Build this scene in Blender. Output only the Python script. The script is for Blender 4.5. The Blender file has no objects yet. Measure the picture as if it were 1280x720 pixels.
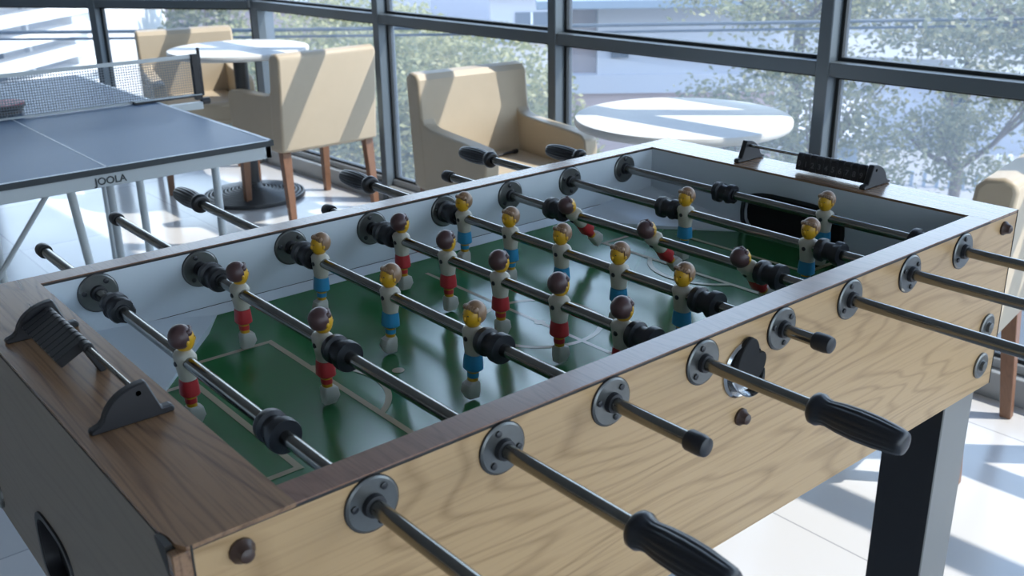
import bpy, bmesh, math, random
from mathutils import Vector, Matrix
random.seed(7)
C = bpy.context.scene.collection
R = math.radians
# ---------------------------------------------------------------- camera, world, sun, exposure
FLOOR = -0.03
cd = bpy.data.cameras.new('camera'); cam = bpy.data.objects.new('camera', cd); C.objects.link(cam)
cd.sensor_width = 36.0; cd.lens = 1258.77 / 1280 * 36.0; cd.clip_start = 0.02; cd.clip_end = 300
_yaw, _pit, _rol = 0.8811, -0.3603, -0.0157
_f = Vector((math.cos(_pit)*math.cos(_yaw), math.cos(_pit)*math.sin(_yaw), math.sin(_pit)))
_r = _f.cross(Vector((0, 0, 1))).normalized(); _u = _r.cross(_f)
_r2 = math.cos(_rol)*_r + math.sin(_rol)*_u; _u2 = -math.sin(_rol)*_r + math.cos(_rol)*_u
cam.matrix_world = Matrix(((_r2.x, _u2.x, -_f.x, -0.2292), (_r2.y, _u2.y, -_f.y, -0.6785), (_r2.z, _u2.z, -_f.z, 1.3634), (0, 0, 0, 1)))
cd.dof.use_dof = True; cd.dof.focus_distance = 1.45; cd.dof.aperture_fstop = 9.0
bpy.context.scene.camera = cam
w = bpy.data.worlds.new('world'); bpy.context.scene.world = w; w.use_nodes = True
nt = w.node_tree; nt.nodes.clear()
wo = nt.nodes.new('ShaderNodeOutputWorld'); bg = nt.nodes.new('ShaderNodeBackground')
# hazy summer sky: bright near the horizon, deeper blue overhead
tcw = nt.nodes.new('ShaderNodeTexCoord'); sxw = nt.nodes.new('ShaderNodeSeparateXYZ'); rmp = nt.nodes.new('ShaderNodeValToRGB')
nt.links.new(tcw.outputs['Generated'], sxw.inputs[0]); nt.links.new(sxw.outputs['Z'], rmp.inputs[0]); nt.links.new(rmp.outputs[0], bg.inputs[0])
cr = rmp.color_ramp; cr.elements[0].position = 0.0; cr.elements[0].color = (0.84, 0.93, 1.0, 1)
cr.elements[1].position = 1.0; cr.elements[1].color = (0.10, 0.16, 0.30, 1)
e_ = cr.elements.new(0.38); e_.color = (0.57, 0.76, 1.0, 1)
e_ = cr.elements.new(0.62); e_.color = (0.22, 0.34, 0.58, 1)
bg.inputs['Strength'].default_value = 4.2
nt.links.new(bg.outputs[0], wo.inputs[0])
sd = bpy.data.lights.new('sun', 'SUN'); sun = bpy.data.objects.new('sun', sd); C.objects.link(sun)
sd.energy = 6.5; sd.angle = R(0.6); sd.color = (1.0, 0.93, 0.84)
SUNDIR = Vector((-0.707, 0.707, -1.287)).normalized()
sun.rotation_euler = SUNDIR.to_track_quat('-Z', 'Y').to_euler(); sun.location = (6, -6, 8)
vs = bpy.context.scene.view_settings
vs.view_transform = 'Standard'; vs.look = 'None'; vs.gamma = 1.0; vs.use_curve_mapping = False; vs.exposure = 0.13

# ---------------------------------------------------------------- materials
def srgb(r, g, b):
    f = lambda c: (c/255/12.92) if c/255 <= 0.04045 else ((c/255+0.055)/1.055)**2.4
    return (f(r), f(g), f(b), 1)
def mat(name, col, rough=0.5, metal=0.0, spec=0.5, noise=None, bump=0.0, coat=0.0, emit=None):
    m = bpy.data.materials.new(name); m.use_nodes = True
    n = m.node_tree; b = n.nodes['Principled BSDF']
    b.inputs['Base Color'].default_value = col; b.inputs['Roughness'].default_value = rough
    b.inputs['Metallic'].default_value = metal; b.inputs['Specular IOR Level'].default_value = spec
    b.inputs['Coat Weight'].default_value = coat; b.inputs['Coat Roughness'].default_value = 0.08
    if noise:
        sc, amt = noise
        tc = n.nodes.new('ShaderNodeTexCoord'); nz = n.nodes.new('ShaderNodeTexNoise')
        nz.inputs['Scale'].default_value = sc; nz.inputs['Detail'].default_value = 5
        mx = n.nodes.new('ShaderNodeMix'); mx.data_type = 'RGBA'
        mx.inputs['A'].default_value = tuple(c*(1-amt) for c in col[:3])+(1,)
        mx.inputs['B'].default_value = tuple(min(1, c*(1+amt)) for c in col[:3])+(1,)
        n.links.new(tc.outputs['Object'], nz.inputs['Vector']); n.links.new(nz.outputs['Fac'], mx.inputs['Factor'])
        n.links.new(mx.outputs['Result'], b.inputs['Base Color'])
        if bump:
            bp = n.nodes.new('ShaderNodeBump'); bp.inputs['Strength'].default_value = bump; bp.inputs['Distance'].default_value = 0.002
            n.links.new(nz.outputs['Fac'], bp.inputs['Height']); n.links.new(bp.outputs['Normal'], b.inputs['Normal'])
    return m
def wood(name, light, dark, axis=0, scale=1.0, rough=0.4, spec=0.5, coat=0.0, fine=0.35, amp=0.6):
    m = bpy.data.materials.new(name); m.use_nodes = True
    n = m.node_tree; b = n.nodes['Principled BSDF']; L = n.links
    b.inputs['Roughness'].default_value = rough; b.inputs['Specular IOR Level'].default_value = spec
    b.inputs['Coat Weight'].default_value = coat; b.inputs['Coat Roughness'].default_value = 0.12
    tc = n.nodes.new('ShaderNodeTexCoord'); mp = n.nodes.new('ShaderNodeMapping')
    s = [9*scale]*3; s[axis] = 1.1*scale
    mp.inputs['Scale'].default_value = s; L.new(tc.outputs['Object'], mp.inputs['Vector'])
    nz = n.nodes.new('ShaderNodeTexNoise'); nz.inputs['Scale'].default_value = 0.55; nz.inputs['Detail'].default_value = 2.5
    nz.inputs['Distortion'].default_value = 0.4
    L.new(mp.outputs[0], nz.inputs['Vector'])
    mul = n.nodes.new('ShaderNodeMath'); mul.operation = 'MULTIPLY'; mul.inputs[1].default_value = 26
    L.new(nz.outputs['Fac'], mul.inputs[0])
    fr = n.nodes.new('ShaderNodeMath'); fr.operation = 'PINGPONG'; fr.inputs[1].default_value = 0.5
    L.new(mul.outputs[0], fr.inputs[0])
    pw = n.nodes.new('ShaderNodeMapRange'); pw.inputs['From Min'].default_value = 0.0; pw.inputs['From Max'].default_value = 0.20
    pw.inputs['To Min'].default_value = amp; pw.inputs['To Max'].default_value = 0.0
    L.new(fr.outputs[0], pw.inputs['Value'])
    mp2 = n.nodes.new('ShaderNodeMapping'); s2 = [260*scale]*3; s2[axis] = 7*scale
    mp2.inputs['Scale'].default_value = s2; L.new(tc.outputs['Object'], mp2.inputs['Vector'])
    nf = n.nodes.new('ShaderNodeTexNoise'); nf.inputs['Scale'].default_value = 1.0; nf.inputs['Detail'].default_value = 3
    L.new(mp2.outputs[0], nf.inputs['Vector'])
    fm = n.nodes.new('ShaderNodeMapRange'); fm.inputs['From Min'].default_value = 0.48; fm.inputs['From Max'].default_value = 0.72
    fm.inputs['To Min'].default_value = 0; fm.inputs['To Max'].default_value = fine
    L.new(nf.outputs['Fac'], fm.inputs['Value'])
    ad = n.nodes.new('ShaderNodeMath'); ad.operation = 'ADD'; ad.use_clamp = True
    L.new(pw.outputs[0], ad.inputs[0]); L.new(fm.outputs[0], ad.inputs[1])
    mx = n.nodes.new('ShaderNodeMix'); mx.data_type = 'RGBA'; mx.inputs['A'].default_value = light; mx.inputs['B'].default_value = dark
    L.new(ad.outputs[0], mx.inputs['Factor']); L.new(mx.outputs['Result'], b.inputs['Base Color'])
    return m
M = {}
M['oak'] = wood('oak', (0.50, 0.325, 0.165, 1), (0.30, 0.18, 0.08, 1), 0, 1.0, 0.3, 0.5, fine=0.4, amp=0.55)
M['walnut_y'] = wood('walnut_deck', (0.29, 0.165, 0.09, 1), (0.115, 0.06, 0.036, 1), 1, 1.3, 0.26, 0.6, coat=0.2, fine=0.5, amp=0.6)
M['walnut_x'] = wood('walnut_rail', (0.24, 0.13, 0.09, 1), (0.13, 0.07, 0.05, 1), 1, 1.6, 0.26, 0.6, coat=0.2, fine=0.5, amp=0.35)
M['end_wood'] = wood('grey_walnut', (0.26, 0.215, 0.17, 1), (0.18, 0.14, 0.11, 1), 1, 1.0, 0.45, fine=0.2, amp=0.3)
M['lam'] = mat('white_laminate', (0.60, 0.65, 0.69, 1), 0.28)
M['edge'] = mat('dark_edge', (0.02, 0.018, 0.016, 1), 0.5)
M['felt'] = mat('green_field', (0.030, 0.155, 0.050, 1), 0.17, spec=0.85)
M['line'] = mat('field_line', (0.42, 0.36, 0.24, 1), 0.2, spec=0.6)
M['brushed_label'] = mat('dull_number_grey', (0.10, 0.10, 0.105, 1), 0.5)
M['chrome'] = mat('chrome', (0.50, 0.50, 0.50, 1), 0.16, 1.0)
M['rodm'] = mat('brushed_steel', (0.25, 0.243, 0.225, 1), 0.2, 1.0)
M['esc'] = mat('zinc_plate', (0.165, 0.168, 0.162, 1), 0.34, 0.8, noise=(60, 0.25))
M['rubber'] = mat('black_rubber', (0.016, 0.017, 0.021, 1), 0.42)
M['grip'] = mat('black_grip', (0.016, 0.018, 0.023, 1), 0.36)
M['blackp'] = mat('black_plastic', (0.015, 0.015, 0.018, 1), 0.42)
M['blackd'] = mat('black_void', (0.006, 0.006, 0.007, 1), 0.8)
M['skin'] = mat('player_yellow', (0.55, 0.30, 0.012, 1), 0.4)
M['hairb'] = mat('hair_brown', (0.07, 0.035, 0.035, 1), 0.4)
M['hairl'] = mat('hair_light_brown', (0.23, 0.135, 0.075, 1), 0.4)
M['shirt'] = mat('shirt_white', (0.46, 0.43, 0.35, 1), 0.4)
M['red'] = mat('kit_red', (0.46, 0.028, 0.032, 1), 0.4)
M['blue'] = mat('kit_blue', (0.025, 0.24, 0.42, 1), 0.4)
M['boot'] = mat('boot_white', (0.48, 0.47, 0.41, 1), 0.4)
M['brownp'] = mat('brown_plastic', (0.055, 0.03, 0.022, 1), 0.4)
M['legblack'] = mat('leg_black', (0.018, 0.018, 0.021, 1), 0.45)
M['leggrey'] = mat('leg_grey', (0.22, 0.215, 0.205, 1), 0.42)
M['tt'] = mat('tennis_blue', (0.04, 0.10, 0.20, 1), 0.42, spec=0.28)
M['ttline'] = mat('tennis_white_line', (0.60, 0.66, 0.72, 1), 0.4)
M['ttframe'] = mat('silver_frame', (0.50, 0.54, 0.55, 1), 0.4)
M['ttedge'] = mat('tennis_dark_edge', (0.035, 0.045, 0.05, 1), 0.5)
M['cloth'] = mat('beige_vinyl', (0.47, 0.39, 0.285, 1), 0.5, noise=(14, 0.05), bump=0.1)
M['chairleg'] = wood('chair_leg_wood', (0.21, 0.105, 0.06, 1), (0.11, 0.05, 0.03, 1), 2, 2.0, 0.4, amp=0.3)
M['tabletop'] = mat('white_tabletop', (0.66, 0.66, 0.65, 1), 0.45, spec=0.2)
M['iron'] = mat('cast_iron_black', (0.03, 0.034, 0.04, 1), 0.36)
M['frame'] = mat('window_frame', (0.105, 0.13, 0.15, 1), 0.4, 0.25)
M['framel'] = mat('window_frame_light', (0.32, 0.34, 0.35, 1), 0.4, 0.2)
M['gasket'] = mat('gasket', (0.008, 0.012, 0.014, 1), 0.6)
M['redrubber'] = mat('bat_red', (0.30, 0.03, 0.06, 1), 0.5)
M['batwood'] = mat('bat_wood', (0.45, 0.30, 0.16, 1), 0.5)
M['trunk'] = mat('bark', (0.17, 0.13, 0.105, 1), 0.8, noise=(8, 0.3))
M['conc'] = mat('pale_concrete', (0.24, 0.235, 0.23, 1), 0.8, noise=(0.6, 0.12))
M['wh_wall'] = mat('white_render', (0.82, 0.82, 0.82, 1), 0.7)
M['lav_wall'] = mat('pale_render', (0.50, 0.50, 0.55, 1), 0.8)
M['mauve'] = mat('mauve_render', (0.30, 0.24, 0.24, 1), 0.8)
M['pinkbrick'] = mat('pink_render', (0.46, 0.34, 0.33, 1), 0.8)
M['roofblue'] = mat('blue_grey_roof', (0.22, 0.27, 0.33, 1), 0.6)
M['darkglass'] = mat('dark_window', (0.10, 0.12, 0.15, 1), 0.3)
M['asphalt'] = mat('asphalt', (0.13, 0.14, 0.155, 1), 0.9, noise=(0.5, 0.2))
M['cable'] = mat('cable_dark', (0.05, 0.07, 0.09, 1), 0.6)
M['wallin'] = mat('interior_wall', (0.55, 0.53, 0.50, 1), 0.8)
M['ceil'] = mat('ceiling', (0.36, 0.36, 0.36, 1), 0.8)
def leafmat(name, c1, c2):
    m = bpy.data.materials.new(name); m.use_nodes = True; n = m.node_tree; b = n.nodes['Principled BSDF']
    g = n.nodes.new('ShaderNodeNewGeometry'); mx = n.nodes.new('ShaderNodeMix'); mx.data_type = 'RGBA'
    mx.inputs['A'].default_value = c1; mx.inputs['B'].default_value = c2
    n.links.new(g.outputs['Random Per Island'], mx.inputs['Factor']); n.links.new(mx.outputs['Result'], b.inputs['Base Color'])
    b.inputs['Roughness'].default_value = 0.5
    tr = n.nodes.new('ShaderNodeBsdfTranslucent'); ms = n.nodes.new('ShaderNodeMixShader'); ms.inputs[0].default_value = 0.4
    n.links.new(mx.outputs['Result'], tr.inputs['Color'])
    out = n.nodes['Material Output']
    n.links.new(b.outputs[0], ms.inputs[1]); n.links.new(tr.outputs[0], ms.inputs[2]); n.links.new(ms.outputs[0], out.inputs[0])
    return m
M['leafy'] = leafmat('leaf_yellow_green', (0.20, 0.21, 0.085, 1), (0.42, 0.40, 0.20, 1))
M['leafg'] = leafmat('leaf_green', (0.15, 0.165, 0.09, 1), (0.34, 0.33, 0.19, 1))
# window glass: clear, with the milky outdoor haze mixed into the pane as bluish translucency
gm = bpy.data.materials.new('window_glass'); gm.use_nodes = True; n = gm.node_tree; n.nodes.clear()
o_ = n.nodes.new('ShaderNodeOutputMaterial'); t_ = n.nodes.new('ShaderNodeBsdfTransparent'); g_ = n.nodes.new('ShaderNodeBsdfGlossy')
d_ = n.nodes.new('ShaderNodeBsdfTranslucent'); m1 = n.nodes.new('ShaderNodeMixShader'); m2 = n.nodes.new('ShaderNodeMixShader'); fr = n.nodes.new('ShaderNodeFresnel')
t_.inputs[0].default_value = (0.93, 0.96, 0.97, 1); g_.inputs['Roughness'].default_value = 0.02; 
ge_ = n.nodes.new('ShaderNodeNewGeometry'); ir_ = n.nodes.new('ShaderNodeMapRange'); ir_.inputs['To Min'].default_value = 1.4; ir_.inputs['To Max'].default_value = 1/1.4
n.links.new(ge_.outputs['Backfacing'], ir_.inputs['Value']); n.links.new(ir_.outputs[0], fr.inputs[0])
d_.inputs[0].default_value = (0.62, 0.78, 1.0, 1); m1.inputs[0].default_value = 0.095
n.links.new(t_.outputs[0], m1.inputs[1]); n.links.new(d_.outputs[0], m1.inputs[2])
n.links.new(fr.outputs[0], m2.inputs[0]); n.links.new(m1.outputs[0], m2.inputs[1]); n.links.new(g_.outputs[0], m2.inputs[2]); n.links.new(m2.outputs[0], o_.inputs[0])
M['glass'] = gm
# polished pale stone floor with faint joints
fm = mat('polished_floor', (0.62, 0.62, 0.63, 1), 0.16, spec=0.5); n = fm.node_tree; b = n.nodes['Principled BSDF']
tc = n.nodes.new('ShaderNodeTexCoord'); br = n.nodes.new('ShaderNodeTexBrick'); mp = n.nodes.new('ShaderNodeMapping')
br.offset = 0; br.inputs['Scale'].default_value = 1.0; br.inputs['Brick Width'].default_value = 0.8; br.inputs['Row Height'].default_value = 0.8
br.inputs['Mortar Size'].default_value = 0.0025; br.inputs['Color1'].default_value = (0.56, 0.55, 0.545, 1); br.inputs['Color2'].default_value = (0.47, 0.47, 0.47, 1); br.inputs['Mortar'].default_value = (0.33, 0.33, 0.34, 1)
nz = n.nodes.new('ShaderNodeTexNoise'); nz.inputs['Scale'].default_value = 2.2; nz.inputs['Detail'].default_value = 6
mr = n.nodes.new('ShaderNodeMapRange'); mr.inputs['To Min'].default_value = 0.10; mr.inputs['To Max'].default_value = 0.30
n.links.new(tc.outputs['Object'], br.inputs['Vector']); n.links.new(br.outputs['Color'], b.inputs['Base Color'])
n.links.new(tc.outputs['Object'], nz.inputs['Vector']); n.links.new(nz.outputs['Fac'], mr.inputs['Value']); n.links.new(mr.outputs[0], b.inputs['Roughness'])
M['floor'] = fm
# table tennis net: fine mesh by transparency
nm = bpy.data.materials.new('net_mesh'); nm.use_nodes = True; n = nm.node_tree; b = n.nodes['Principled BSDF']
b.inputs['Base Color'].default_value = (0.16, 0.19, 0.22, 1)
tc = n.nodes.new('ShaderNodeTexCoord'); sx = n.nodes.new('ShaderNodeSeparateXYZ'); n.links.new(tc.outputs['Object'], sx.inputs[0])
outs = []
for k in ('X', 'Z'):
    a = n.nodes.new('ShaderNodeMath'); a.operation = 'MULTIPLY'; a.inputs[1].default_value = 1/0.0085; n.links.new(sx.outputs[k], a.inputs[0])
    f_ = n.nodes.new('ShaderNodeMath'); f_.operation = 'FRACT'; n.links.new(a.outputs[0], f_.inputs[0])
    l_ = n.nodes.new('ShaderNodeMath'); l_.operation = 'LESS_THAN'; l_.inputs[1].default_value = 0.26; n.links.new(f_.outputs[0], l_.inputs[0]); outs.append(l_)
mxm = n.nodes.new('ShaderNodeMath'); mxm.operation = 'MAXIMUM'; n.links.new(outs[0].outputs[0], mxm.inputs[0]); n.links.new(outs[1].outputs[0], mxm.inputs[1])
n.links.new(mxm.outputs[0], b.inputs['Alpha'])
M['net'] = nm

# ---------------------------------------------------------------- mesh helpers
def nb(): return bmesh.new()
def _mi(geom_verts, mi):
    fs = set()
    for v in geom_verts:
        for f in v.link_faces: fs.add(f)
    for f in fs: f.material_index = mi
    return fs
def box(bm, a, b, mi=0, T=None):
    c = [(a[i]+b[i])/2 for i in range(3)]; s = [abs(b[i]-a[i]) for i in range(3)]
    mtx = Matrix.Translation(c) @ Matrix.Diagonal((s[0], s[1], s[2], 1))
    if T is not None: mtx = T @ mtx
    r = bmesh.ops.create_cube(bm, size=1.0, matrix=mtx); _mi(r['verts'], mi); return r['verts']
def frame_of(axis):
    z = Vector(axis).normalized(); x = z.orthogonal().normalized(); y = z.cross(x)
    return x, y, z
def lathe(bm, p0, axis, prof, seg=24, mi=0, cap=True, smooth=True, ripple=None):
    """prof: list of (t along axis, radius)"""
    p0 = Vector(p0); x, y, z = frame_of(axis); rings = []
    for t, r in prof:
        ring = []
        for k in range(seg):
            a = 2*math.pi*k/seg; rr = r*(ripple(a, t) if ripple else 1)
            ring.append(bm.verts.new(p0 + z*t + (x*math.cos(a)+y*math.sin(a))*rr))
        rings.append(ring)
    fs = []
    for i in range(len(rings)-1):
        for k in range(seg):
            f = bm.faces.new((rings[i][k], rings[i][(k+1) % seg], rings[i+1][(k+1) % seg], rings[i+1][k])); f.material_index = mi; fs.append(f)
    if cap:
        for ring, rev in ((rings[0], True), (rings[-1], False)):
            f = bm.faces.new(ring[::-1] if rev else ring); f.material_index = mi
    return fs
def cyl(bm, p0, p1, r0, r1=None, seg=16, mi=0):
    d = Vector(p1)-Vector(p0); lathe(bm, p0, d, [(0, r0), (d.length, r0 if r1 is None else r1)], seg, mi)
def tube(bm, pts, r, seg=10, mi=0):
    for a, b in zip(pts, pts[1:]): cyl(bm, a, b, r, None, seg, mi)
def ell(bm, c, r, mi=0, T=None, u=16, v=12):
    mtx = Matrix.Translation(c) @ Matrix.Diagonal((r[0], r[1], r[2], 1))
    if T is not None: mtx = T @ mtx
    q = bmesh.ops.create_uvsphere(bm, u_segments=u, v_segments=v, radius=1.0, matrix=mtx); _mi(q['verts'], mi); return q['verts']
def prism(bm, pts, off, mi=0):
    off = Vector(off); a = [bm.verts.new(Vector(p)) for p in pts]; b = [bm.verts.new(Vector(p)+off) for p in pts]
    n_ = len(pts); f = [bm.faces.new(a), bm.faces.new(b[::-1])]
    for i in range(n_): f.append(bm.faces.new((a[i], b[i], b[(i+1) % n_], a[(i+1) % n_])))
    for q in f: q.material_index = mi
    return f
def plate_holes(bm, outer, holes, off, mi=0):
    """flat plate with real holes; outer/holes are loops of 3-D points"""
    off = Vector(off); es = []; loops = []
    for lp in [outer]+holes:
        vs_ = [bm.verts.new(Vector(p)) for p in lp]; loops.append(vs_)
        for i in range(len(vs_)): es.append(bm.edges.new((vs_[i], vs_[(i+1) % len(vs_)])))
    r = bmesh.ops.triangle_fill(bm, edges=es, use_beauty=True, use_dissolve=False)
    fs = [g for g in r['geom'] if isinstance(g, bmesh.types.BMFace)]
    m_ = {}
    for lp in loops:
        for v in lp: m_[v] = bm.verts.new(v.co+off)
    for f in fs:
        q = bm.faces.new([m_[v] for v in f.verts][::-1]); q.material_index = mi; f.material_index = mi
    for lp in loops:
        for i in range(len(lp)):
            a, b = lp[i], lp[(i+1) % len(lp)]; q = bm.faces.new((a, b, m_[b], m_[a])); q.material_index = mi
def obj(name, bm, mats, parent=None, org=None, bevel=0, seg=2, angle=0.6, loc=None):
    """link bm (given in world coordinates, or local ones when loc is given) as ONE mesh object"""
    bmesh.ops.recalc_face_normals(bm, faces=bm.faces)
    if org is not None: bm.transform(Matrix.Translation(-Vector(org)))
    for e in bm.edges:
        if len(e.link_faces) == 2 and e.calc_face_angle(0) > angle: e.smooth = False
    for f in bm.faces: f.smooth = True
    me = bpy.data.meshes.new(name); bm.to_mesh(me); bm.free()
    for m_ in (mats if isinstance(mats, (list, tuple)) else [mats]): me.materials.append(M[m_])
    o = bpy.data.objects.new(name, me); C.objects.link(o)
    if parent: o.parent = parent
    if loc is not None: o.location = loc
    elif org is not None and not parent: o.location = org
    if bevel:
        b = o.modifiers.new('bevel', 'BEVEL'); b.width = bevel; b.segments = seg; b.limit_method = 'ANGLE'; b.angle_limit = 0.7
        b.harden_normals = False
    return o
def thing(name, label, cat, loc, rz=0, group=None):
    o = bpy.data.objects.new(name, None); C.objects.link(o); o.location = loc; o.rotation_euler = (0, 0, rz); o.empty_display_size = 0.1
    o['label'] = label; o['category'] = cat
    if group: o['group'] = group
    return o
def tag(o, label, cat, group=None, kind=None):
    o['label'] = label; o['category'] = cat
    if group: o['group'] = group
    if kind: o['kind'] = kind
    return o
def structure(o): o['kind'] = 'structure'; return o
def dup(o, parent=None):
    c = o.copy(); C.objects.link(c)
    if parent: c.parent = parent
    for ch in list(o.children): dup(ch, c)
    return c
def text_part(name, s, size, mtx, mname, parent, depth=0.0006):
    """mesh lettering placed by mtx (in the parent's own coordinates)"""
    cu = bpy.data.curves.new(name, 'FONT'); cu.body = s; cu.size = size; cu.extrude = depth; cu.offset = size*0.02; cu.align_x = 'CENTER'; cu.align_y = 'CENTER'
    t = bpy.data.objects.new(name+'_src', cu); C.objects.link(t)
    bpy.context.view_layer.update()
    me = bpy.data.meshes.new_from_object(t.evaluated_get(bpy.context.evaluated_depsgraph_get()))
    bpy.data.objects.remove(t); me.materials.clear(); me.materials.append(M[mname]); me.transform(mtx)
    o = bpy.data.objects.new(name, me); C.objects.link(o); o.parent = parent; return o

# ---------------------------------------------------------------- room shell
TOP = 2.62
def wx(y): return 2.416 + 0.04543*(4.273-y)          # inner face of the window wall
CORN = Vector((wx(4.78), 4.78, 0))
DL = Vector((0.589, -0.808, 0)).normalized(); NL = Vector((0.808, 0.589, 0)).normalized()
DR = Vector((0.04543, -1, 0)).normalized(); NR = Vector((1, 0.04543, 0)).normalized()
LF = CORN - DL*4.2                                   # far end of the angled window wall
RE = CORN + DR*9.2
WB = (-4.6, RE.y)
floor_pts = [(-4.6, RE.y), (RE.x+0.12, RE.y), (CORN.x+0.12, CORN.y+0.04), (LF.x+0.1, LF.y+0.07), (-4.6, LF.y+0.07)]
bm = nb(); prism(bm, [(x, y, FLOOR-0.2) for x, y in floor_pts], (0, 0, 0.2)); structure(obj('floor', bm, 'floor'))
bm = nb(); prism(bm, [(x, y, TOP) for x, y in floor_pts], (0, 0, 0.2)); structure(obj('ceiling', bm, 'ceil'))
bm = nb(); box(bm, (-4.7, RE.y, FLOOR), (-4.6, LF.y+0.1, TOP)); structure(obj('wall_left', bm, 'wallin'))
bm = nb(); box(bm, (-4.6, LF.y+0.07, FLOOR), (LF.x+0.1, LF.y+0.17, TOP)); structure(obj('wall_back', bm, 'wallin'))
bm = nb(); box(bm, (-4.6, RE.y-0.1, FLOOR), (-2.2, RE.y, TOP)); structure(obj('wall_front', bm, 'wallin'))

Z1a, Z1b, Z2a, Z2b = 0.857, 0.901, 1.585, 1.665
def bay_matrix(o, d, n_):
    return Matrix(((d.x, n_.x, 0, o.x), (d.y, n_.y, 0, o.y), (0, 0, 1, 0), (0, 0, 0, 1)))
def window_bay(k, o, d, n_, L0, MW=0.045):
    """one bay from o along d: rails, haze-tinted panes and black gaskets"""
    T = bay_matrix(o, d, n_)
    root = bpy.data.objects.new('window_%d' % k, None); C.objects.link(root); root.location = (o.x, o.y, FLOOR); structure(root)
    org = root.location.copy(); bpy.context.view_layer.update()
    a, b = MW/2, L0-MW/2
    bm = nb(); box(bm, (a, 0, Z1a), (b, 0.085, Z1b), T=T); box(bm, (a, 0, Z2a), (b, 0.085, Z2b), T=T)
    box(bm, (a, 0, TOP-0.06), (b, 0.085, TOP), T=T); obj('transom', bm, 'frame', root, org, bevel=0.002, seg=1)
    bm = nb(); box(bm, (a, 0, FLOOR), (b, 0.11, 0.055), T=T); box(bm, (a, 0.035, 0.055), (b, 0.11, 0.085), T=T)
    obj('sill_rail', bm, 'framel', root, org, bevel=0.003, seg=1)
    g = nb(); gl = nb()
    for z0, z1 in ((0.085, Z1a), (Z1b, Z2a), (Z2b, TOP-0.06)):
        t = 0.012
        for p, q in (((a, 0.048, z0), (b, 0.078, z0+t)), ((a, 0.048, z1-t), (b, 0.078, z1)), ((a, 0.048, z0+t), (a+t, 0.078, z1-t)), ((b-t, 0.048, z0+t), (b, 0.078, z1-t))): box(g, p, q, T=T)
        vs_ = [gl.verts.new(T @ Vector(p)) for p in ((a+t, 0.063, z0+t), (b-t, 0.063, z0+t), (b-t, 0.063, z1-t), (a+t, 0.063, z1-t))]; gl.faces.new(vs_)
    obj('gasket', g, 'gasket', root, org); obj('pane', gl, 'glass', root, org)
def mullion(k, o, d, n_, MW=0.045, dep=0.095):
    T = bay_matrix(o, d, n_); bm = nb(); box(bm, (-MW/2, -0.004, FLOOR), (MW/2, dep, TOP), T=T)
    structure(obj('trim_%d' % k, bm, 'frame', None, (o.x, o.y, FLOOR), bevel=0.003, seg=1))
BAY = 1.207; k = 1
p0 = CORN + DR*(CORN.y-3.567)/abs(DR.y)              # first mullion after the corner
mullion(1, CORN+Vector((0.02, 0.0, 0)), DR, NR, 0.07, 0.1)
window_bay(1, CORN, DR, NR, (p0-CORN).length)
for i in range(7):
    o = p0 + DR*BAY*i; mullion(2+i, o, DR, NR)
    if i < 6: window_bay(2+i, o, DR, NR, BAY)
for i in range(4):
    o = CORN - DL*(1.03*(i+1)); mullion(9+i, o, DL, NL); window_bay(8+i, o, DL, NL, 1.03)

# unseen glazing added on the short side past the camera, for fill light
dS = Vector((-1, 0, 0)); nS = Vector((0, -1, 0))
for i in range(4):
    o = Vector((RE.x-0.03, RE.y, 0)) + dS*1.2*i; mullion(13+i, o, dS, nS); window_bay(12+i, o, dS, nS, 1.2)
# ---------------------------------------------------------------- outside
GZ = -4.6
bm = nb(); box(bm, (-30, -40, GZ-0.3), (95, 110, GZ)); tag(obj('street_ground', bm, 'asphalt', None, (0, 0, GZ)), 'grey paved street ground far below the windows', 'ground'); bpy.data.objects['street_ground']['kind'] = 'structure'
# the storey below, carries the room
bm = nb(); box(bm, (-4.6, RE.y, GZ), (CORN.x-0.1, CORN.y, FLOOR-0.2)); structure(obj('trim_20', bm, 'conc'))

def facade_matrix(o, ang):
    """x runs along the facade, y away from the camera"""
    return Matrix.Translation(o) @ Matrix.Rotation(R(ang), 4, 'Z')
# white building with slanting bands, far left
O = Vector((3.51, 14.9, 0)); T = facade_matrix(O, 44.6)
root = thing('white_building', 'sunlit white building with stacked white horizontal bands, outside at far left', 'building', (O.x, O.y, GZ), R(44.6))
inv = Matrix.Identity(4); org = Vector((0, 0, GZ))
def fb(name, mname, boxes, root, bevel=0):
    bm = nb()
    for a, b in boxes: box(bm, a, b)
    return obj(name, bm, mname, root, (0, 0, GZ), bevel=bevel)
fb('wall', 'wh_wall', [((2.0, 0.05, GZ), (5.45, 5, 1.6)), ((-8.5, 0.85, GZ), (2.0, 5, 1.6))], root)
for i in range(9):
    z = 1.00-0.31*i; fb('band', 'wh_wall', [((-8.5, -0.12 , z-0.155), (2.55-0.12*(i % 3), 0.3, z))], root, 0.01)
for i in range(5): fb('post', 'wh_wall', [((1.1-1.6*i, 0.30, GZ), (1.17-1.6*i, 0.38, 1.6))], root)
fb('recess', 'darkglass', [((-8.5, 0.80, GZ), (1.2, 0.85, 1.5))], root)

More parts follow.
